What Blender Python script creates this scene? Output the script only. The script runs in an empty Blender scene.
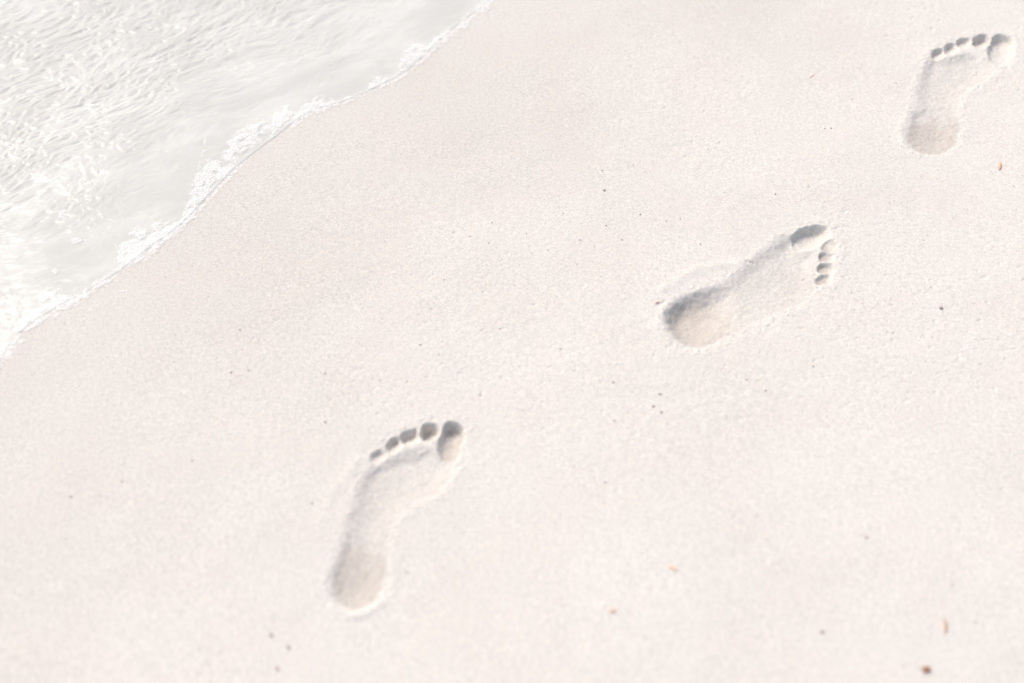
import bpy, math, random
import numpy as np

random.seed(7)
rng = np.random.default_rng(11)
R = math.radians
C = bpy.context.scene.collection
S = bpy.context.scene

# ------------------------------------------------------------------ camera geometry
CAM_H = 1.22
PITCH = R(47.0)
LENS = 50.0
FPX = LENS / 36.0 * 1024.0


def ground(px, py):
    """point of the beach plane seen at a pixel of the photograph (used to survey the plan)"""
    dx, dy = px - 512.0, 341.5 - py
    vx = dx
    vy = FPX * math.cos(PITCH) + dy * math.sin(PITCH)
    vz = -FPX * math.sin(PITCH) + dy * math.cos(PITCH)
    t = -CAM_H / vz
    return (vx * t, vy * t)


# ------------------------------------------------------------------ noise
PERM = np.concatenate([rng.permutation(4096)] * 3).astype(np.int64)
GA = rng.random(4096) * 2 * np.pi
GX, GY = np.cos(GA), np.sin(GA)


def perlin(x, y):
    xi = np.floor(x).astype(np.int64)
    yi = np.floor(y).astype(np.int64)
    xf, yf = x - xi, y - yi
    u = xf * xf * xf * (xf * (xf * 6 - 15) + 10)
    v = yf * yf * yf * (yf * (yf * 6 - 15) + 10)
    xa, xb = xi & 4095, (xi + 1) & 4095
    ya, yb = yi & 4095, (yi + 1) & 4095

    def g(a, b, fx, fy):
        h = PERM[PERM[a] + b]
        return GX[h] * fx + GY[h] * fy
    n00, n10 = g(xa, ya, xf, yf), g(xb, ya, xf - 1, yf)
    n01, n11 = g(xa, yb, xf, yf - 1), g(xb, yb, xf - 1, yf - 1)
    return ((n00 * (1 - u) + n10 * u) * (1 - v) + (n01 * (1 - u) + n11 * u) * v) * 1.5


def fbm(x, y, octaves=3, gain=0.5):
    s, a = np.zeros_like(x), 1.0
    for k in range(octaves):
        s += a * perlin(x * 2 ** k + 31.7 * k, y * 2 ** k + 17.3 * k)
        a *= gain
    return s


def smooth(t):
    t = np.clip(t, 0, 1)
    return t * t * (3 - 2 * t)


# ------------------------------------------------------------------ curves
def spline(pts, n=8, closed=True):
    """Catmull-Rom"""
    P = np.array(pts, float)
    m = len(P)
    out = []
    rngi = range(m) if closed else range(m - 1)
    for i in rngi:
        if closed:
            p0, p1, p2, p3 = P[(i - 1) % m], P[i], P[(i + 1) % m], P[(i + 2) % m]
        else:
            p0, p1, p2, p3 = P[max(i - 1, 0)], P[i], P[i + 1], P[min(i + 2, m - 1)]
        for k in range(n):
            t = k / n
            out.append(0.5 * ((2 * p1) + (-p0 + p2) * t + (2 * p0 - 5 * p1 + 4 * p2 - p3) * t * t
                              + (-p0 + 3 * p1 - 3 * p2 + p3) * t ** 3))
    if not closed:
        out.append(P[-1])
    return np.array(out)


def seg_dist(x, y, poly, closed=True):
    d2 = np.full(x.shape, 1e9)
    n = len(poly)
    for i in range(n if closed else n - 1):
        a, b = poly[i], poly[(i + 1) % n]
        e = b - a
        L = e @ e + 1e-18
        t = np.clip(((x - a[0]) * e[0] + (y - a[1]) * e[1]) / L, 0, 1)
        d2 = np.minimum(d2, (x - a[0] - t * e[0]) ** 2 + (y - a[1] - t * e[1]) ** 2)
    return np.sqrt(d2)


def inside(x, y, poly):
    r = np.zeros(x.shape, bool)
    n = len(poly)
    for i in range(n):
        a, b = poly[i], poly[(i + 1) % n]
        if a[1] == b[1]:
            continue
        c = ((a[1] > y) != (b[1] > y)) & (x < (b[0] - a[0]) * (y - a[1]) / (b[1] - a[1]) + a[0])
        r ^= c
    return r


def sdf(x, y, poly):
    """positive inside"""
    d = seg_dist(x, y, poly)
    return np.where(inside(x, y, poly), d, -d)


# ------------------------------------------------------------------ the beach grid
STEP = 0.00125


def axis(lo, hi, far_lo, far_hi):
    mid = np.arange(lo, hi + 1e-9, STEP)
    out, s, p = [], STEP, hi
    while p < far_hi:
        s *= 1.22
        p += s
        out.append(p)
    outl, s, p = [], STEP, lo
    while p > far_lo:
        s *= 1.22
        p -= s
        outl.append(p)
    return np.concatenate([np.array(outl[::-1]), mid, np.array(out)])


XS = axis(-0.86, 0.86, -160, 160)
YS = axis(0.62, 1.92, -60, 320)
GXX, GYY = np.meshgrid(XS, YS)
NX, NY = len(XS), len(YS)

# shoreline, as it runs across the beach (water on its upper-left side)
SHORE_PX = [(-60, 420), (-18, 385), (0, 363), (14, 341), (38, 320), (72, 300), (112, 277), (150, 249), (184, 223),
            (213, 192), (240, 165), (274, 139), (308, 114), (346, 101), (381, 86), (411, 68), (436, 45),
            (456, 27), (482, 7), (508, -14), (540, -32)]
shore = [ground(*p) for p in SHORE_PX]
shore = spline(shore, 6, closed=False)
# long straight continuations both ways
d0 = np.array([-0.62, -0.78])
d1 = np.array([0.62, 0.78])
head, tail = [], []
for k, L in enumerate([90, 20, 6, 2, 0.8, 0.3]):
    head.append(shore[0] + d0 * L + np.array([-.78, .62]) * 0.05 * math.sin(L * 2.1))
for k, L in enumerate([0.3, 0.8, 2, 6, 20, 90, 300]):
    tail.append(shore[-1] + d1 * L + np.array([-.78, .62]) * 0.06 * math.sin(L * 1.7))
shore = np.array(head + list(shore) + tail)


def shore_dist(x, y):
    """positive on the water side"""
    d = seg_dist(x, y, shore, closed=False)
    poly = np.vstack([shore, [[-900, 900]], [[-900, -200]]])
    return np.where(inside(x, y, poly), d, -d)


print('shore distance')
SD = shore_dist(GXX, GYY)

# ------------------------------------------------------------------ sand relief
Z = 0.0028 * fbm(GXX * 2.3, GYY * 2.3, 2) * np.exp(-(GXX ** 2 + (GYY - 1.2) ** 2) / 40)
Z = Z + 0.0005 * fbm(GXX * 14, GYY * 14, 2)
grainy = smooth(0.55 + 1.2 * fbm(GXX * 3.1 + 9, GYY * 3.1 + 4, 2)) * smooth(-SD / 0.35) * (0.25 + 0.75 * smooth((GYY - 0.85) / 0.3))
Z = Z + (0.00009 + 0.00009 * grainy) * fbm(GXX * 90, GYY * 90, 3, 0.7)
# little pits and clods
pit = perlin(GXX * 130 + 50, GYY * 130)
Z = Z - 0.0009 * grainy * smooth((pit - 0.56) / 0.3)
pit = perlin(GXX * 75 + 8, GYY * 75 + 3)
Z = Z - 0.0008 * grainy * smooth((pit - 0.66) / 0.3)
Z = Z * smooth((0.05 - SD) / 0.25) + 0.0
Z = Z - np.where(SD > 0, 0.055 * SD / (1 + 0.004 * SD), 0)      # the swash slope falls away under the water
DAMP = 0.22 * smooth(1 + (SD + 0.16 + 0.07 * fbm(GXX * 5, GYY * 5, 2)) / 0.42)

# ------------------------------------------------------------------ footprints
# every impression: outline surveyed from the photo, depth (m), wall width (m), tilt of its bed
def oval(cx, cy, a, b, ang, n=14, sq=2.3):
    out = []
    for k in range(n):
        t = 2 * math.pi * k / n
        c, s = math.cos(t), math.sin(t)
        c = math.copysign(abs(c) ** (2 / sq), c)
        s = math.copysign(abs(s) ** (2 / sq), s)
        x, y = a * c, b * s
        r = R(ang)
        out.append((cx + x * math.cos(r) - y * math.sin(r), cy + x * math.sin(r) + y * math.cos(r)))
    return out


# (kind, outline in pixels, depth mm, wall mm, tilt: how much deeper towards the pixel direction (dx,dy), damp)
PRINTS = [
    dict(label='lowest footprint, right under the middle of the frame, its heel rounded and toes pointing up',
         parts=[
             ('heel_print', [(347, 534), (341, 549), (335, 566), (331, 581), (334, 597), (343, 606), (357, 609), (371, 604),
                             (381, 590), (386, 574), (387, 559), (383, 545), (366, 534)], 6.0, 14, (-.28, .65), .95),
             ('sole_print', [(378, 464), (368, 472), (361, 487), (355, 508), (348, 530), (343, 548), (350, 562), (368, 568),
                             (380, 560), (388, 538), (398, 515), (414, 503), (434, 494), (449, 479), (454, 465), (448, 457),
                             (432, 449), (414, 450), (396, 456)], 4.8, 14, (-.45, -.70), .34),
             ('toe_print', oval(451, 442, 11.5, 20, 14, sq=3.2), 11.5, 4.5, (-.15, -0.7), .95),
             ('toe_print', oval(430.5, 432.5, 9, 9, 0, sq=2.6), 13.5, 3.8, (-.25, -0.75), .1),
             ('toe_print', oval(410, 437, 10, 6.8, -24, sq=3), 9.0, 3.7, (-.25, -0.75), .1),
             ('toe_print', oval(394, 446.5, 8, 7, -35, sq=3), 7.4, 3.7, (-.25, -0.75), .1),
             ('toe_print', oval(379, 457.5, 8.5, 7, -48, sq=3), 5.0, 3.5, (-.25, -0.75), .15)]),
    dict(label='middle footprint, turned sideways with its toes pointing to the right',
         parts=[
             ('heel_print', [(666, 322), (669, 311), (677, 303), (690, 297), (706, 291), (722, 288), (736, 292), (740, 312),
                             (728, 334), (712, 345), (694, 349), (680, 343), (670, 333)], 14.5, 17, (-.80, -.50), .9),
             ('sole_print', [(704, 292), (718, 286), (734, 277), (750, 264), (763, 254), (776, 244), (792, 236), (803, 250),
                             (813, 253), (817, 262), (817, 276), (815, 292), (802, 303), (786, 310), (763, 320), (741, 330),
                             (722, 340), (706, 335), (700, 312)], 4.8, 15, (.15, -.75), .42),
             ('toe_print', oval(810, 239, 20, 11, -17, sq=2.6), 10, 5, (-.25, -0.85), .2),
             ('toe_print', oval(828.5, 247, 7.5, 7.5, -60), 5.5, 4, (-.1, -0.6), .8),
             ('toe_print', oval(827, 258.5, 8, 5, 0, sq=2.8), 4.8, 3.7, (-.1, -0.6), 1.0),
             ('toe_print', oval(825.5, 269.5, 9, 5.2, 0, sq=2.8), 5.6, 3.7, (-.1, -0.6), 1.0),
             ('toe_print', oval(823.5, 280.5, 8.5, 4.8, -15, sq=2.8), 4.8, 3.7, (-.1, -0.6), 1.0)]),
    dict(label='topmost footprint, near the right edge of the frame, its toes pointing up',
         parts=[
             ('heel_print', [(914, 111), (910, 122), (907, 134), (911, 145), (920, 151), (931, 153.5), (944, 152), (954, 145),
                             (959, 134), (959, 122), (954, 112), (935, 105)], 5.5, 17, (-.35, .45), .9),
             ('sole_print', [(930, 60), (924, 71), (920, 88), (917, 103), (913, 115), (916, 126), (934, 129), (950, 124),
                             (956, 111), (960, 98), (970, 88), (984, 80), (994, 71), (993, 63), (984, 59), (970, 54),
                             (956, 57), (942, 59)], 4.4, 14, (-.15, -.85), .36),
             ('toe_print', oval(1001, 50, 12.5, 15.5, 12, sq=2.6), 8.5, 5, (-.05, -0.85), .2),
             ('toe_print', oval(981.5, 41, 9, 6.4, -8), 9.8, 3.5, (-.25, -0.65), .1),
             ('toe_print', oval(963.5, 43, 7.2, 5, -5), 7.0, 3.7, (-.25, -0.65), .1),
             ('toe_print', oval(950.5, 49, 7, 5.6, -15), 7.6, 3.7, (-.25, -0.65), .1),
             ('toe_print', oval(938.5, 55, 6.6, 5.6, -25), 7.0, 3.7, (-.25, -0.65), .1)]),
]
OWNER = np.zeros(GXX.shape, np.int32)         # which impression a grid point belongs to
piece_of = {}
pid = 0
for fi, F in enumerate(PRINTS):
    polys = []
    for kind, px, dep, wall, tilt, damp in F['parts']:
        polys.append(spline([ground(*p) for p in px], 5))
    allp = np.vstack(polys)
    PC = {p[0]: q.mean(0) for p, q in zip(F['parts'], polys)}
    lo, hi = allp.min(0) - 0.07, allp.max(0) + 0.07
    i0, i1 = np.searchsorted(XS, [lo[0], hi[0]])
    j0, j1 = np.searchsorted(YS, [lo[1], hi[1]])
    sl = (slice(j0, j1), slice(i0, i1))
    X, Y = GXX[sl], GYY[sl]
    # edges crumble a little
    wx = X + 0.0011 * perlin(X * 150, Y * 150) + 0.0016 * perlin(X * 45 + 3, Y * 45)
    wy = Y + 0.0011 * perlin(X * 150 + 40, Y * 150 + 9) + 0.0016 * perlin(X * 45 + 7, Y * 45 + 70)
    depth = np.zeros_like(X)
    dmp = np.zeros_like(X)
    own = np.zeros(X.shape, np.int32)
    best = np.full(X.shape, -0.0022)
    outer = np.full(X.shape, -1.0)
    F['ids'] = []
    for (kind, px, dep, wall, tilt, damp), poly in zip(F['parts'], polys):
        pid += 1
        F['ids'].append((pid, kind, poly.mean(0)))
        s = sdf(wx, wy, poly)
        outer = np.maximum(outer, s)
        c = poly.mean(0)
        r = 0.5 * np.linalg.norm(poly.max(0) - poly.min(0))
        tx, ty = tilt[0], -tilt[1]
        slope = 1 + ((X - c[0]) * tx + (Y - c[1]) * ty) / r
        slope = np.clip(slope, 0.06, 1.9)
        tl = ((X - c[0]) * 0.66 - (Y - c[1]) * 0.75) / r
        w = wall / 1000 * (1.15 + 1.5 * smooth(0.5 + 0.8 * tl))
        prof = smooth((s + 0.3 * w) / w)
        bowl = 0.75 + 0.25 * smooth(s / (2.2 * w))
        dd = dep / 1000 * prof * bowl * slope
        # smooth maximum with what is pressed already
        k = np.minimum(0.004, 2 * np.minimum(depth, dd)) + 1e-7
        hh = np.maximum(k - np.abs(depth - dd), 0) / k
        depth = np.maximum(depth, dd) + hh * hh * k * 0.25
        back = PC['heel_print'] - PC['sole_print'] if kind != 'toe_print' else PC['sole_print'] - PC['toe_print']
        back = back / np.linalg.norm(back)
        tb = ((X - c[0]) * back[0] + (Y - c[1]) * back[1]) / r
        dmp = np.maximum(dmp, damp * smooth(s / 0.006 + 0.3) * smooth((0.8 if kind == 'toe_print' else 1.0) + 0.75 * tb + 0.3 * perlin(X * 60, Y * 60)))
        m = s > best if kind != 'sole_print' else (s > best + 0.0) & (s > best)
        own[m] = pid
        best = np.maximum(best, s)
    # pushed-up rim round the print
    n = fbm(X * 22 + 5, Y * 22, 2)
    rim = np.exp(-((-outer - 0.008) / 0.007) ** 2) * (0.0002 + 0.0006 * n)
    rim = np.where(outer < 0, rim + np.exp(-((-outer - 0.006) / 0.008) ** 2) * 0.0006 * smooth(perlin(X * 170, Y * 170) * 2.2 - 0.3), 0)
    Z[sl] += rim - depth * (1 + 0.14 * fbm(X * 30, Y * 30, 2)) + np.where(outer > 0, 0.00034 * fbm(X * 160, Y * 160, 2), 0)
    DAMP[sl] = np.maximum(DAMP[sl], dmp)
    OWNER[sl] = np.where(own > 0, own, OWNER[sl])


def bump_line(pts, h, w, steep=1.0):
    """a raised or sunk crease of sand"""
    global Z
    P = spline([ground(*p) for p in pts], 5, closed=False)
    lo, hi = P.min(0) - 4 * w, P.max(0) + 4 * w
    i0, i1 = np.searchsorted(XS, [lo[0], hi[0]])
    j0, j1 = np.searchsorted(YS, [lo[1], hi[1]])
    sl = (slice(j0, j1), slice(i0, i1))
    d = seg_dist(GXX[sl], GYY[sl], P, closed=False)
    Z[sl] += h * np.exp(-(d / w) ** 2) * (1 + 0.5 * perlin(GXX[sl] * 60, GYY[sl] * 60))


# sand heaved up beside the prints
bump_line([(432, 441), (437, 440), (440, 435)], 0.0022, 0.0016)
bump_line([(421, 452), (432, 449), (440, 455)], 0.0010, 0.002)
bump_line([(664, 290), (690, 273), (716, 266), (742, 264), (752, 261)], 0.0010, 0.007)
bump_line([(747, 262), (753, 263)], -0.0024, 0.0022)
bump_line([(654, 330), (660, 318), (664, 304)], 0.0004, 0.004)
bump_line([(657, 306), (664, 303)], -0.0013, 0.0025)
#bump_line([(732, 344), (765, 328), (800, 314), (818, 300)], 0.0010, 0.005)
bump_line([(333, 606), (350, 616), (370, 611), (386, 598)], 0.0007, 0.004)
bump_line([(340, 616), (352, 621), (368, 619)], -0.0004, 0.003)
bump_line([(322, 520), (330, 500), (344, 478), (362, 456)], 0.0006, 0.008)
bump_line([(835, 230), (842, 227), (850, 228)], -0.0007, 0.003)
bump_line([(905, 118), (900, 128), (903, 142)], 0.0007, 0.005)

# ------------------------------------------------------------------ mesh building
dZy, dZx = np.gradient(Z, YS, XS)
NRM = np.dstack([-dZx, -dZy, np.ones_like(Z)])
NRM /= np.linalg.norm(NRM, axis=2, keepdims=True)


def grid_mesh(name, cells, ZZ, nrm, mat, attrs=None, parent=None, origin=(0, 0, 0)):
    """mesh of the chosen cells of the grid, with the normals of the whole surface so that neighbours meet unseen"""
    j, i = np.nonzero(cells)
    q = np.stack([j * NX + i, j * NX + i + 1, (j + 1) * NX + i + 1, (j + 1) * NX + i], 1)
    used, inv = np.unique(q.ravel(), return_inverse=True)
    co = np.stack([GXX.ravel()[used], GYY.ravel()[used], ZZ.ravel()[used]], 1) - np.array(origin)
    me = bpy.data.meshes.new(name)
    me.vertices.add(len(used))
    me.vertices.foreach_set('co', co.astype(np.float32).ravel())
    me.loops.add(len(inv))
    me.loops.foreach_set('vertex_index', inv.astype(np.int32))
    me.polygons.add(len(q))
    me.polygons.foreach_set('loop_start', np.arange(0, 4 * len(q), 4, dtype=np.int32))
    me.polygons.foreach_set('loop_total', np.full(len(q), 4, np.int32))
    me.update(calc_edges=True)
    me.shade_smooth()
    if nrm is not None:
        me.normals_split_custom_set_from_vertices(nrm.reshape(-1, 3)[used].astype(np.float32))
    for k, a in (attrs or {}).items():
        at = me.attributes.new(k, 'FLOAT', 'POINT')
        at.data.foreach_set('value', a.ravel()[used].astype(np.float32))
    me.materials.append(mat)
    o = bpy.data.objects.new(name, me)
    o.location = origin
    C.objects.link(o)
    if parent:
        o.parent = parent
        o.location = tuple(np.array(origin) - np.array(parent.location))
    return o


# ------------------------------------------------------------------ materials
def new_mat(name):
    m = bpy.data.materials.new(name)
    m.use_nodes = True
    nt = m.node_tree
    nt.nodes.clear()
    return m, nt, nt.nodes.new('ShaderNodeOutputMaterial')


class N:
    """small node helper"""
    def __init__(s, nt):
        s.nt = nt

    def add(s, t, **kw):
        n = s.nt.nodes.new(t)
        for k, v in kw.items():
            setattr(n, k, v)
        return n

    def link(s, a, b):
        s.nt.links.new(a, b)

    def val(s, sock, v):
        if hasattr(v, 'node'):
            s.link(v, sock)
        else:
            sock.default_value = v

    def noise(s, vec, scale, detail=2, rough=0.5, dist=0):
        n = s.add('ShaderNodeTexNoise')
        s.link(vec, n.inputs['Vector'])
        n.inputs['Scale'].default_value = scale
        n.inputs['Detail'].default_value = detail
        n.inputs['Roughness'].default_value = rough
        n.inputs['Distortion'].default_value = dist
        return n.outputs['Fac']

    def ramp(s, v, a, b, c=0.0, d=1.0):
        n = s.add('ShaderNodeMapRange')
        n.interpolation_type = 'SMOOTHSTEP'
        s.val(n.inputs['Value'], v)
        n.inputs['From Min'].default_value = a
        n.inputs['From Max'].default_value = b
        n.inputs['To Min'].default_value = c
        n.inputs['To Max'].default_value = d
        return n.outputs['Result']

    def math(s, op, a, b=0.0):
        n = s.add('ShaderNodeMath', operation=op)
        s.val(n.inputs[0], a)
        s.val(n.inputs[1], b)
        return n.outputs[0]

    def mix(s, f, a, b, mode='MIX'):
        n = s.add('ShaderNodeMix', data_type='RGBA', blend_type=mode)
        s.val(n.inputs[0], f)
        s.val(n.inputs[6], a)
        s.val(n.inputs[7], b)
        return n.outputs[2]


SAND = (0.655, 0.609, 0.541, 1)
SAND_DAMP = (0.522, 0.464, 0.398, 1)
m_sand, nt, out = new_mat('sand')
n = N(nt)
pos = n.add('ShaderNodeNewGeometry').outputs['Position']
damp = n.add('ShaderNodeAttribute', attribute_name='damp').outputs['Fac']
speck = n.noise(pos, 620, 2, 0.6)
mid = n.noise(pos, 210, 2, 0.5)
broad = n.noise(pos, 3.5, 3, 0.5)
hue = n.noise(pos, 9, 2, 0.5)
SAND_MOIST = (0.588, 0.545, 0.482, 1)
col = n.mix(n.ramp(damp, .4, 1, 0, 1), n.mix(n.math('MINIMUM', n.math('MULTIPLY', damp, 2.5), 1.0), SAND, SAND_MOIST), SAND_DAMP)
col = n.mix(n.ramp(hue, .3, .7), col, n.mix(1.0, col, (1.0, .985, .99, 1), 'MULTIPLY'))
col = n.mix(1.0, col, n.mix(n.ramp(speck, .3, .7), (.86, .855, .85, 1), (1.1, 1.1, 1.1, 1)), 'MULTIPLY')
col = n.mix(1.0, col, n.mix(n.ramp(mid, .3, .7), (.95, .95, .95, 1), (1.04, 1.04, 1.04, 1)), 'MULTIPLY')
col = n.mix(1.0, col, n.mix(n.ramp(broad, .3, .7), (.98, .975, .97, 1), (1.02, 1.02, 1.02, 1)), 'MULTIPLY')
vor = n.add('ShaderNodeTexVoronoi', feature='F1')
n.link(pos, vor.inputs['Vector'])
vor.inputs['Scale'].default_value = 330
sep = n.add('ShaderNodeSeparateColor')
n.link(vor.outputs['Color'], sep.inputs[0])
dark = n.math('MULTIPLY', n.ramp(sep.outputs[0], .95, .96), n.ramp(vor.outputs['Distance'], .30, .42, 1, 0))
darkc = n.mix(sep.outputs[1], (.30, .27, .25, 1), (.55, .48, .43, 1))
col = n.mix(n.math('MULTIPLY', dark, .55), col, darkc)
b = n.add('ShaderNodeBsdfPrincipled')
n.link(col, b.inputs['Base Color'])
n.link(n.ramp(damp, 0, 1, .95, .62), b.inputs['Roughness'])
b.inputs['Specular IOR Level'].default_value = 0.2
hgt = n.math('ADD', n.math('MULTIPLY', speck, 0.6), n.math('MULTIPLY', mid, 0.6))
bp = n.add('ShaderNodeBump')
bp.inputs['Strength'].default_value = 0.5
bp.inputs['Distance'].default_value = 0.0006
n.link(hgt, bp.inputs['Height'])
n.link(bp.outputs[0], b.inputs['Normal'])
n.link(b.outputs[0], out.inputs['Surface'])

# water: thin clear-to-milky sheet with ripples
m_water, nt, out = new_mat('shallow_water')
n = N(nt)
pos = n.add('ShaderNodeNewGeometry').outputs['Position']
mapn = n.add('ShaderNodeMapping', vector_type='TEXTURE')
mapn.inputs['Rotation'].default_value = (0, 0, R(38))
mapn.inputs['Scale'].default_value = (1.7, 1.0, 1.0)
n.link(pos, mapn.inputs['Vector'])
sv = mapn.outputs[0]
edge = n.add('ShaderNodeAttribute', attribute_name='shore').outputs['Fac']     # metres from the edge
st = n.noise(sv, 60, 4, 0.6, 0.2)
st2 = n.noise(sv, 14, 3, 0.55, 0.4)
bub = n.noise(pos, 300, 2, 0.6)
milk = n.ramp(edge, 0.0, 0.4, .93, .89)
milk = n.math('ADD', milk, n.ramp(st2, .35, .7, -.12, .03))
foamf = n.math('MULTIPLY', n.ramp(st, .60, .78), n.ramp(edge, 0.06, 0.45, 0.1, 1.0))
foamf = n.math('MULTIPLY', foamf, n.ramp(bub, .3, .6, .5, 1))
diff = n.add('ShaderNodeBsdfDiffuse')
n.link(n.mix(foamf, (.655, .630, .568, 1), (.78, .762, .715, 1)), diff.inputs['Color'])
tr = n.add('ShaderNodeBsdfTransparent')
tr.inputs['Color'].default_value = (.97, .985, .98, 1)
gl = n.add('ShaderNodeBsdfGlossy')
gl.inputs['Roughness'].default_value = 0.10
gl.inputs['Color'].default_value = (1, 1, 1, 1)
bp = n.add('ShaderNodeBump')
bp.inputs['Strength'].default_value = 0.6
bp.inputs['Distance'].default_value = 0.0007
n.link(n.math('ADD', st, n.math('MULTIPLY', n.noise(sv, 150, 2), .3)), bp.inputs['Height'])
n.link(bp.outputs[0], gl.inputs['Normal'])
n.link(bp.outputs[0], diff.inputs['Normal'])
mx = n.add('ShaderNodeMixShader')
n.link(n.math('MAXIMUM', milk, foamf), mx.inputs[0])
n.link(tr.outputs[0], mx.inputs[1])
n.link(diff.outputs[0], mx.inputs[2])
fr = n.add('ShaderNodeFresnel')
fr.inputs['IOR'].default_value = 1.33
n.link(bp.outputs[0], fr.inputs['Normal'])
mx2 = n.add('ShaderNodeMixShader')
n.link(n.math('MULTIPLY', fr.outputs[0], .6), mx2.inputs[0])
n.link(mx.outputs[0], mx2.inputs[1])
n.link(gl.outputs[0], mx2.inputs[2])
n.link(mx2.outputs[0], out.inputs['Surface'])

# foam
m_foam, nt, out = new_mat('sea_foam')
n = N(nt)
b = n.add('ShaderNodeBsdfPrincipled')
b.inputs['Base Color'].default_value = (.96, .94, .90, 1)
b.inputs['Roughness'].default_value = .45
tr = n.add('ShaderNodeBsdfTransparent')
mx = n.add('ShaderNodeMixShader')
thick = n.add('ShaderNodeAttribute', attribute_name='thick').outputs['Fac']
pos = n.add('ShaderNodeNewGeometry').outputs['Position']
cells_ = n.noise(pos, 420, 2, .6)
n.link(n.math('MULTIPLY', n.ramp(thick, .08, 1.3, 0, .52), n.ramp(cells_, .30, .62, .3, 1)), mx.inputs[0])
n.link(tr.outputs[0], mx.inputs[1])
n.link(b.outputs[0], mx.inputs[2])
n.link(mx.outputs[0], out.inputs['Surface'])


def speck_mat(name, c1, c2):
    m, nt, out = new_mat(name)
    n = N(nt)
    p = n.add('ShaderNodeTexCoord').outputs['Object']
    b = n.add('ShaderNodeBsdfPrincipled')
    n.link(n.mix(n.noise(p, 700, 2), c1, c2), b.inputs['Base Color'])
    b.inputs['Roughness'].default_value = .8
    n.link(b.outputs[0], out.inputs['Surface'])
    return m


m_brown = speck_mat('dry_seaweed', (.28, .12, .065, 1), (.46, .23, .12, 1))
m_orange = speck_mat('dry_leaf', (.55, .33, .21, 1), (.66, .46, .33, 1))
m_pale = speck_mat('pale_shell', (.70, .47, .33, 1), (.80, .60, .45, 1))
m_grey = speck_mat('dark_grain', (.38, .33, .30, 1), (.50, .44, .40, 1))
m_mauve = speck_mat('mauve_grain', (.34, .26, .25, 1), (.5, .42, .40, 1))

# ------------------------------------------------------------------ beach and prints as objects
print('meshes')
cell_owner = OWNER[:-1, :-1]
beach = grid_mesh('sand', cell_owner == 0, Z, NRM, m_sand, {'damp': DAMP})
beach['kind'] = 'structure'
for F in PRINTS:
    c = np.mean([p[2] for p in F['ids']], 0)
    root = bpy.data.objects.new('footprint', None)
    root.empty_display_size = 0.05
    root.location = (c[0], c[1], 0)
    C.objects.link(root)
    root['label'] = F['label']
    root['category'] = 'footprint'
    root['group'] = 'barefoot prints crossing the sand'
    for pid, kind, pc in F['ids']:
        cells = cell_owner == pid
        if not cells.any():
            print('EMPTY', kind)
            continue
        o = grid_mesh(kind, cells, Z, NRM, m_sand, {'damp': DAMP}, parent=root, origin=(pc[0], pc[1], 0))

# ------------------------------------------------------------------ water sheet
a = R(38)
U = (GXX * math.cos(a) + GYY * math.sin(a))
V = (-GXX * math.sin(a) + GYY * math.cos(a))
wn = 0.45 * V + 0.05 * perlin(U * 3, V * 3)
rip = fbm(U * 28 + perlin(U * 9, V * 9 + 4), V * 46 + 0.9 * perlin(U * 7, V * 7), 3, 0.55)
rip = 1 - np.abs(rip) * 1.6                                   # sharp little crests
amp = 0.0009 * smooth((SD - 0.02) / 0.28) + 0.0002
flat = np.exp(-np.maximum(SD - 3, 0) / 6)
depthw = 0.0012 * (1 - np.exp(-np.maximum(SD, 0) / 0.025))
ZW = -0.0002 + depthw + amp * (rip - 0.6) * flat * smooth(SD / 0.02) + 0.0005 * fbm(U * 3, V * 6, 2) * smooth(SD / 0.1)
ZW = np.where(SD <= 0, Z - 0.0006 + SD * 0.2, np.maximum(ZW, Z + 0.0008 * smooth(SD / 0.003) - 0.0001))
gy, gx = np.gradient(ZW, YS, XS)
NW = np.dstack([-gx, -gy, np.ones_like(Z)])
NW /= np.linalg.norm(NW, axis=2, keepdims=True)
water = grid_mesh('water', (SD > -0.003)[:-1, :-1], ZW, NW, m_water, {'shore': np.maximum(SD, 0)})
water['kind'] = 'structure'

# ------------------------------------------------------------------ foam: thousands of bubbles along the edge, one mass
def sample(Zf, x, y):
    i = int(np.clip(np.searchsorted(XS, x), 0, NX - 1))
    j = int(np.clip(np.searchsorted(YS, y), 0, NY - 1))
    return float(Zf[j, i])


bubbles = []


def bubble(px, py, r, lift=0.3):
    x, y = ground(px + 3.2, py + 3.2)
    bubbles.append((x, y, r, lift))


def on_shore(t):
    """pixel on the water edge at parameter t"""
    P = SHORE_FINE
    k = t * (len(P) - 1)
    i = int(min(k, len(P) - 2))
    p = P[i] + (P[i + 1] - P[i]) * (k - i)
    d = P[i + 1] - P[i]
    d = d / np.linalg.norm(d)
    return p, np.array([d[1], -d[0]])       # normal towards the water (up-left on the picture)


SHORE_FINE = spline(SHORE_PX, 10, closed=False)
# the continuous thin line
for k in range(5200):
    t = random.random()
    if random.random() > 0.25 + 1.6 * float(perlin(np.array([t * 23.0]), np.array([7.7]))[0]):
        continue
    p, nn = on_shore(t)
    w = 2.2 + 2.2 * abs(float(perlin(np.array([t * 40.0]), np.array([3.0]))[0]))
    off = abs(random.gauss(0, w)) + .5
    q = p - nn * (-off) if nn[0] < 0 else p - nn * off
    bubble(q[0], q[1], random.uniform(.0005, .0012))
for k in range(5000):
    t = random.random()
    if random.random() > 0.45 + 1.5 * float(perlin(np.array([t * 31.0]), np.array([1.7]))[0]):
        continue
    p, nn = on_shore(t)
    off = random.uniform(-2, 7)
    q = p + nn * off if nn[0] < 0 else p - nn * off
    bubble(q[0] - 3, q[1] - 3, random.uniform(.0004, .0009))
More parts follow.
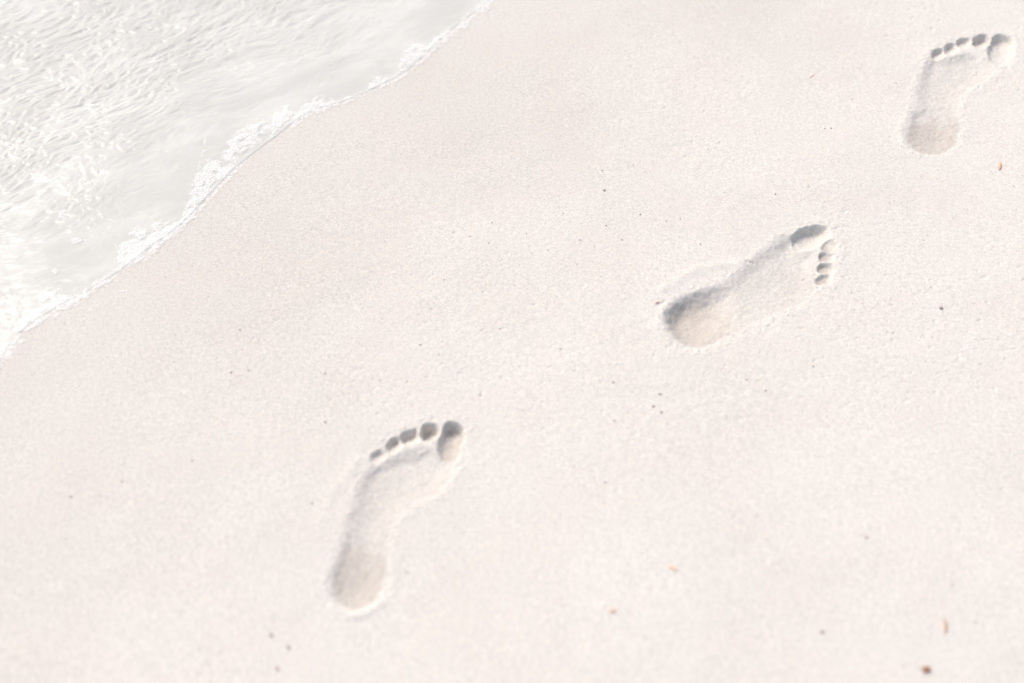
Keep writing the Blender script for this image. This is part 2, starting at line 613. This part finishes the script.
# clumps: centre x, y, length along edge, width, angle, count
CL = [(52, 296, 9, 14, -75, 500), (28, 318, 18, 7, -35, 420), (10, 345, 14, 5, -50, 150), (70, 300, 26, 4, -32, 200),
      (140, 240, 22, 13, -35, 1300), (128, 252, 12, 8, -30, 500), (166, 228, 20, 7, -30, 350), (100, 279, 26, 3, -35, 180),
      (200, 182, 16, 9, -62, 600), (214, 168, 18, 12, -50, 700), (238, 142, 18, 10, -45, 700), (252, 130, 14, 10, -30, 500),
      (276, 118, 16, 7, -50, 600), (190, 205, 18, 7, -60, 350), (315, 102, 14, 7, -15, 620), (300, 112, 16, 6, -35, 260),
      (345, 97, 24, 2.5, -20, 160), (376, 80, 9, 6, -35, 240), (415, 50, 15, 9, -30, 620), (404, 60, 12, 5, -40, 200),
      (440, 36, 14, 5, -45, 260), (462, 20, 14, 4, -50, 260), (480, 6, 10, 5, -45, 240), (432, 42, 24, 3, -35, 160),
      (60, 160, 9, 3, -15, 0), (40, 172, 8, 5, 0, 90), (88, 106, 10, 5, -10, 90), (60, 212, 6, 4, 0, 60), (74, 238, 6, 3, 0, 45),
      (20, 95, 6, 4, 0, 40), (150, 60, 10, 4, -15, 60), (84, 180, 6, 5, 0, 45), (52, 268, 4, 3, 0, 25)]
for (cx, cy, la, lb, ang, cnt) in CL:
    ca, sa = math.cos(R(ang)), math.sin(R(ang))
    sx, sy = random.random() * 50, random.random() * 50
    for k in range(int(cnt * 0.85)):
        for tries in range(6):
            u, v = random.gauss(0, .62), random.gauss(0, .62)
            if u * u + v * v > 1.6:
                continue
            if float(perlin(np.array([u * 1.9 + sx]), np.array([v * 1.9 + sy]))[0]) > -0.12:
                break
        x, y = cx + u * la * ca - v * lb * sa, cy + u * la * sa + v * lb * ca
        bubble(x, y, random.choice([random.uniform(.0006, .0013)] * 4 + [random.uniform(.0013, .0024)]), random.random())
# thin wave lines left by the back-wash
for line, cnt, w in [([(192, 205), (194, 180), (198, 158), (203, 138)], 260, 1.0), ([(0, 325), (20, 322), (40, 318)], 80, 1.2),
                     ([(85, 308), (105, 297), (125, 288)], 160, 1.0), ([(314, 100), (316, 85), (316, 70)], 60, .8)]:
    P = spline(line, 10, closed=False)
    for k in range(cnt):
        p = P[random.randrange(len(P))] + np.array([random.gauss(0, w), random.gauss(0, w + 1.5)])
        bubble(p[0], p[1], random.uniform(.0005, .0010))
# beyond the frame the edge goes on, sparser
for k in range(2500):
    s = random.random() ** 1.6 * 5
    base, dd = (shore[5], d0) if random.random() < .5 else (shore[-7], d1)
    x = base[0] + dd[0] * s - abs(random.gauss(0, .012))
    y = base[1] + dd[1] * s + abs(random.gauss(0, .012))
    bubbles.append((x, y, random.uniform(.001, .003), .2))
B = np.array(bubbles)
ii = np.clip(np.searchsorted(XS, B[:, 0]), 0, NX - 1)
jj = np.clip(np.searchsorted(YS, B[:, 1]), 0, NY - 1)
zb = np.maximum(Z[jj, ii], np.where(SD[jj, ii] > -0.002, ZW[jj, ii], -1))
zb = zb + B[:, 2] * (0.1 + 0.7 * B[:, 3])
T = np.zeros_like(Z)
ok = (B[:, 0] > XS[0]) & (B[:, 0] < XS[-1])
for bx, by, br, bl in B:                       # each bubble swells the froth a little
    rr_ = br * 1.25 + 0.0006
    a0, a1 = np.searchsorted(XS, [bx - 2 * rr_, bx + 2 * rr_])
    b0, b1 = np.searchsorted(YS, [by - 2 * rr_, by + 2 * rr_])
    if a1 <= a0 or b1 <= b0:
        continue
    dx = XS[a0:a1][None] - bx
    dy = YS[b0:b1][:, None] - by
    T[b0:b1, a0:a1] += br * 0.55 * np.exp(-(dx * dx + dy * dy) / rr_ ** 2)
T = 0.0013 * (1 - np.exp(-T / 0.0022))
base = np.maximum(Z, np.where(SD > -0.002, ZW, -9))
ZF = base + T * (1 + 0.2 * perlin(GXX * 420, GYY * 420)) + 0.00015
msk = T > 0.00008
cells = msk[:-1, :-1] | msk[1:, :-1] | msk[:-1, 1:] | msk[1:, 1:]
gy, gx = np.gradient(ZF, YS, XS)
NF = np.dstack([-gx, -gy, np.ones_like(Z)])
NF /= np.linalg.norm(NF, axis=2, keepdims=True)
foam = grid_mesh('foam', cells, ZF, NF, m_foam, {'thick': T * 1000})
C.objects.unlink(foam)
C.objects.link(foam)
foam['kind'] = 'stuff'
foam['label'] = 'white bubbly foam left along the edge of the water'
foam['category'] = 'foam'


# ------------------------------------------------------------------ debris on the sand
def lump(name, px, py, a, b, c, ang, mat, seed, bend=0.0, taper=0.0, tilt=0.0, sink=.35):
    """an uneven bit lying on the sand: half-axes in metres"""
    import bmesh
    rr = random.Random(seed)
    bm = bmesh.new()
    bmesh.ops.create_icosphere(bm, subdivisions=3 if a > .002 else 2, radius=1)
    ph = [rr.uniform(0, 6.28) for _ in range(6)]
    for v in bm.verts:
        x, y, z = v.co
        w = 1 + .16 * math.sin(3 * x + ph[0]) + .14 * math.sin(4 * y + ph[1]) + .1 * math.sin(5 * z + ph[2]) + rr.uniform(-.05, .05)
        t = 1 - taper * (x * .5 + .5)
        v.co = (x * a * w, y * b * w * t + bend * a * x * x, z * c * w * t)
    me = bpy.data.meshes.new(name)
    bm.to_mesh(me)
    bm.free()
    me.shade_smooth()
    me.materials.append(mat)
    o = bpy.data.objects.new(name, me)
    x, y = ground(px, py)
    o.location = (x, y, sample(Z, x, y) + c * (1 - sink) + abs(math.sin(tilt)) * a * .5)
    o.rotation_euler = (0, -tilt, R(ang))
    C.objects.link(o)
    return o


def tag(o, label, cat, group=None):
    o['label'] = label
    o['category'] = cat
    if group:
        o['group'] = group
    return o


tag(lump('seaweed_scrap', 926, 670, .0052, .0030, .0022, 20, m_brown, 1, .3, .5), 'dark reddish-brown crumb of seaweed, the darkest bit near the bottom right corner', 'seaweed scrap')
tag(lump('leaf_fragment', 945, 627, .0085, .0016, .0011, 85, m_orange, 2, .1, .5, .2), 'upright-looking thin orange-brown sliver just above the dark brown crumb', 'leaf fragment')
tag(lump('leaf_fragment', 1000, 166, .0090, .0021, .0009, 72, m_orange, 3, .1, .4, .1), 'small orange leaf flake beneath the topmost footprint', 'leaf fragment')
tag(lump('dry_stalk', 812, 76, .0068, .0009, .0005, 50, m_pale, 4, .1, .3), 'thin tan stalk lying alone to the left of the topmost footprint', 'stalk')
tag(lump('shell_fragment', 673, 569, .0058, .0022, .0010, -40, m_pale, 5, .1, .3), 'pale peach shell chip, the upper of two faint chips low in the sand', 'shell fragment')
tag(lump('shell_fragment', 612, 611, .0032, .0024, .0010, 10, m_pale, 6), 'pale peach shell chip, the lower and smaller of two faint chips', 'shell fragment')
tag(lump('pebble', 941, 308, .0026, .0020, .0014, 10, m_mauve, 7), 'largest grey-mauve grain, right of the middle footprint', 'pebble')
tag(lump('pebble', 604, 191, .0020, .0015, .0010, 0, m_grey, 8), 'sharp dark grain above and left of the middle footprint', 'pebble')
tag(lump('pebble', 822, 632, .0022, .0016, .0010, 30, m_mauve, 9), 'blurred mauve grain left of the orange-brown sliver', 'pebble')
tag(lump('pebble', 657, 303, .0024, .0016, .0006, 20, m_pale, 10), 'faint tan bit lying at the heel end of the middle footprint', 'pebble')
for i, (x, y) in enumerate([(271, 635), (288, 647), (277, 669)]):
    tag(lump('pebble', x, y, .0019, .0016, .0009, 40 * i, m_mauve, 20 + i),
        ['blurred mauve grain, highest of three in a row near the lower left', 'blurred mauve grain, middle and rightmost of three near the lower left',
         'blurred mauve grain, lowest of three in a row near the lower left'][i], 'pebble', 'three blurred grains at the lower left')
for i, (x, y) in enumerate([(660, 396), (653, 408), (661, 414)]):
    tag(lump('pebble', x, y, .0017, .0014, .0008, 30 * i, m_mauve, 30 + i),
        ['mauve grain, top one of a close trio under the middle footprint', 'mauve grain, leftmost of a close trio under the middle footprint',
         'mauve grain, bottom one of a close trio under the middle footprint'][i], 'pebble', 'trio of mauve grains under the middle footprint')
SMALL = [(613, 384), (614, 422), (746, 381), (605, 483), (642, 481), (231, 372), (248, 370), (325, 373), (325, 422), (192, 461),
         (122, 482), (312, 503), (71, 497), (66, 539), (633, 166), (602, 171), (563, 213), (526, 233), (594, 246), (577, 265),
         (528, 301), (444, 280), (666, 222), (640, 215), (606, 226), (580, 240), (489, 243), (852, 99), (831, 128), (825, 128),
         (775, 195), (1014, 186), (839, 327), (788, 316), (851, 293), (728, 334), (813, 367), (765, 392), (407, 572), (443, 568),
         (555, 523), (866, 538), (976, 622), (952, 585), (918, 668), (470, 236), (492, 222), (548, 250), (622, 240), (680, 220),
         (860, 69), (896, 83), (708, 150), (700, 245), (560, 350), (500, 330), (420, 345), (480, 395), (380, 380), (240, 330)]
first = None
for i, (x, y) in enumerate(SMALL):
    dark = rng.random() < .6
    s = .00075 + .0005 * rng.random() + (0.0001 if y > 340 else 0)
    if first is None:
        first = {True: lump('sand_grain', x, y, .001, .0008, .0007, 0, m_grey, 50), False: lump('sand_grain', x, y, .001, .0008, .0007, 0, m_mauve, 51)}
        for o in first.values():
            C.objects.unlink(o)
    o = first[bool(dark)].copy()
    gx_, gy_ = ground(x, y)
    o.location = (gx_, gy_, sample(Z, gx_, gy_) + s * .4)
    o.scale = (s / .001,) * 3
    o.rotation_euler = (0, 0, rng.random() * 6.28)
    C.objects.link(o)
    tag(o, 'tiny dark speck of a grain scattered loose on the pale sand', 'sand grain', 'tiny dark grains scattered over the sand')

# ------------------------------------------------------------------ light
SUN_EL, SUN_AZ = R(51), math.atan2(-0.69, 0.72)       # azimuth measured from +Y towards +X
w = bpy.data.worlds.new('World')
S.world = w
w.use_nodes = True
nt = w.node_tree
bg = nt.nodes['Background']
sky = nt.nodes.new('ShaderNodeTexSky')
sky.sky_type = 'NISHITA'
sky.sun_disc = False
sky.sun_elevation = SUN_EL
sky.sun_rotation = SUN_AZ
sky.air_density = 1.0
sky.dust_density = 2.5
sky.ozone_density = 1.0
hs = nt.nodes.new('ShaderNodeHueSaturation')         # thin high cloud: a paler, milkier sky
hs.inputs['Saturation'].default_value = 0.75
nt.links.new(sky.outputs[0], hs.inputs['Color'])
nt.links.new(hs.outputs[0], bg.inputs[0])
bg.inputs[1].default_value = 0.14
L = bpy.data.lights.new('sun', 'SUN')
L.energy = 1.5
L.angle = R(28)
L.color = (1.0, 0.93, 0.84)
lo = bpy.data.objects.new('sun', L)
from mathutils import Vector
sd = Vector((math.sin(SUN_AZ) * math.cos(SUN_EL), math.cos(SUN_AZ) * math.cos(SUN_EL), math.sin(SUN_EL)))
lo.rotation_euler = (sd).to_track_quat('Z', 'Y').to_euler()
lo.location = (0, 0, 5)
C.objects.link(lo)

# ------------------------------------------------------------------ camera
cam = bpy.data.cameras.new('camera')
cam.lens = LENS
cam.sensor_width = 36
cam.clip_start = 0.05
cam.clip_end = 2000
cam.dof.use_dof = True
cam.dof.focus_distance = 1.84
cam.dof.aperture_fstop = 2.2
co = bpy.data.objects.new('camera', cam)
co.location = (0, 0, CAM_H)
co.rotation_euler = (R(90) - PITCH, 0, 0)
C.objects.link(co)
S.camera = co

S.render.engine = 'CYCLES'
S.cycles.max_bounces = 8
S.cycles.diffuse_bounces = 5
S.cycles.transparent_max_bounces = 24
S.view_settings.view_transform = 'Standard'
S.view_settings.look = 'None'
S.view_settings.exposure = 0.64
S.view_settings.gamma = 1
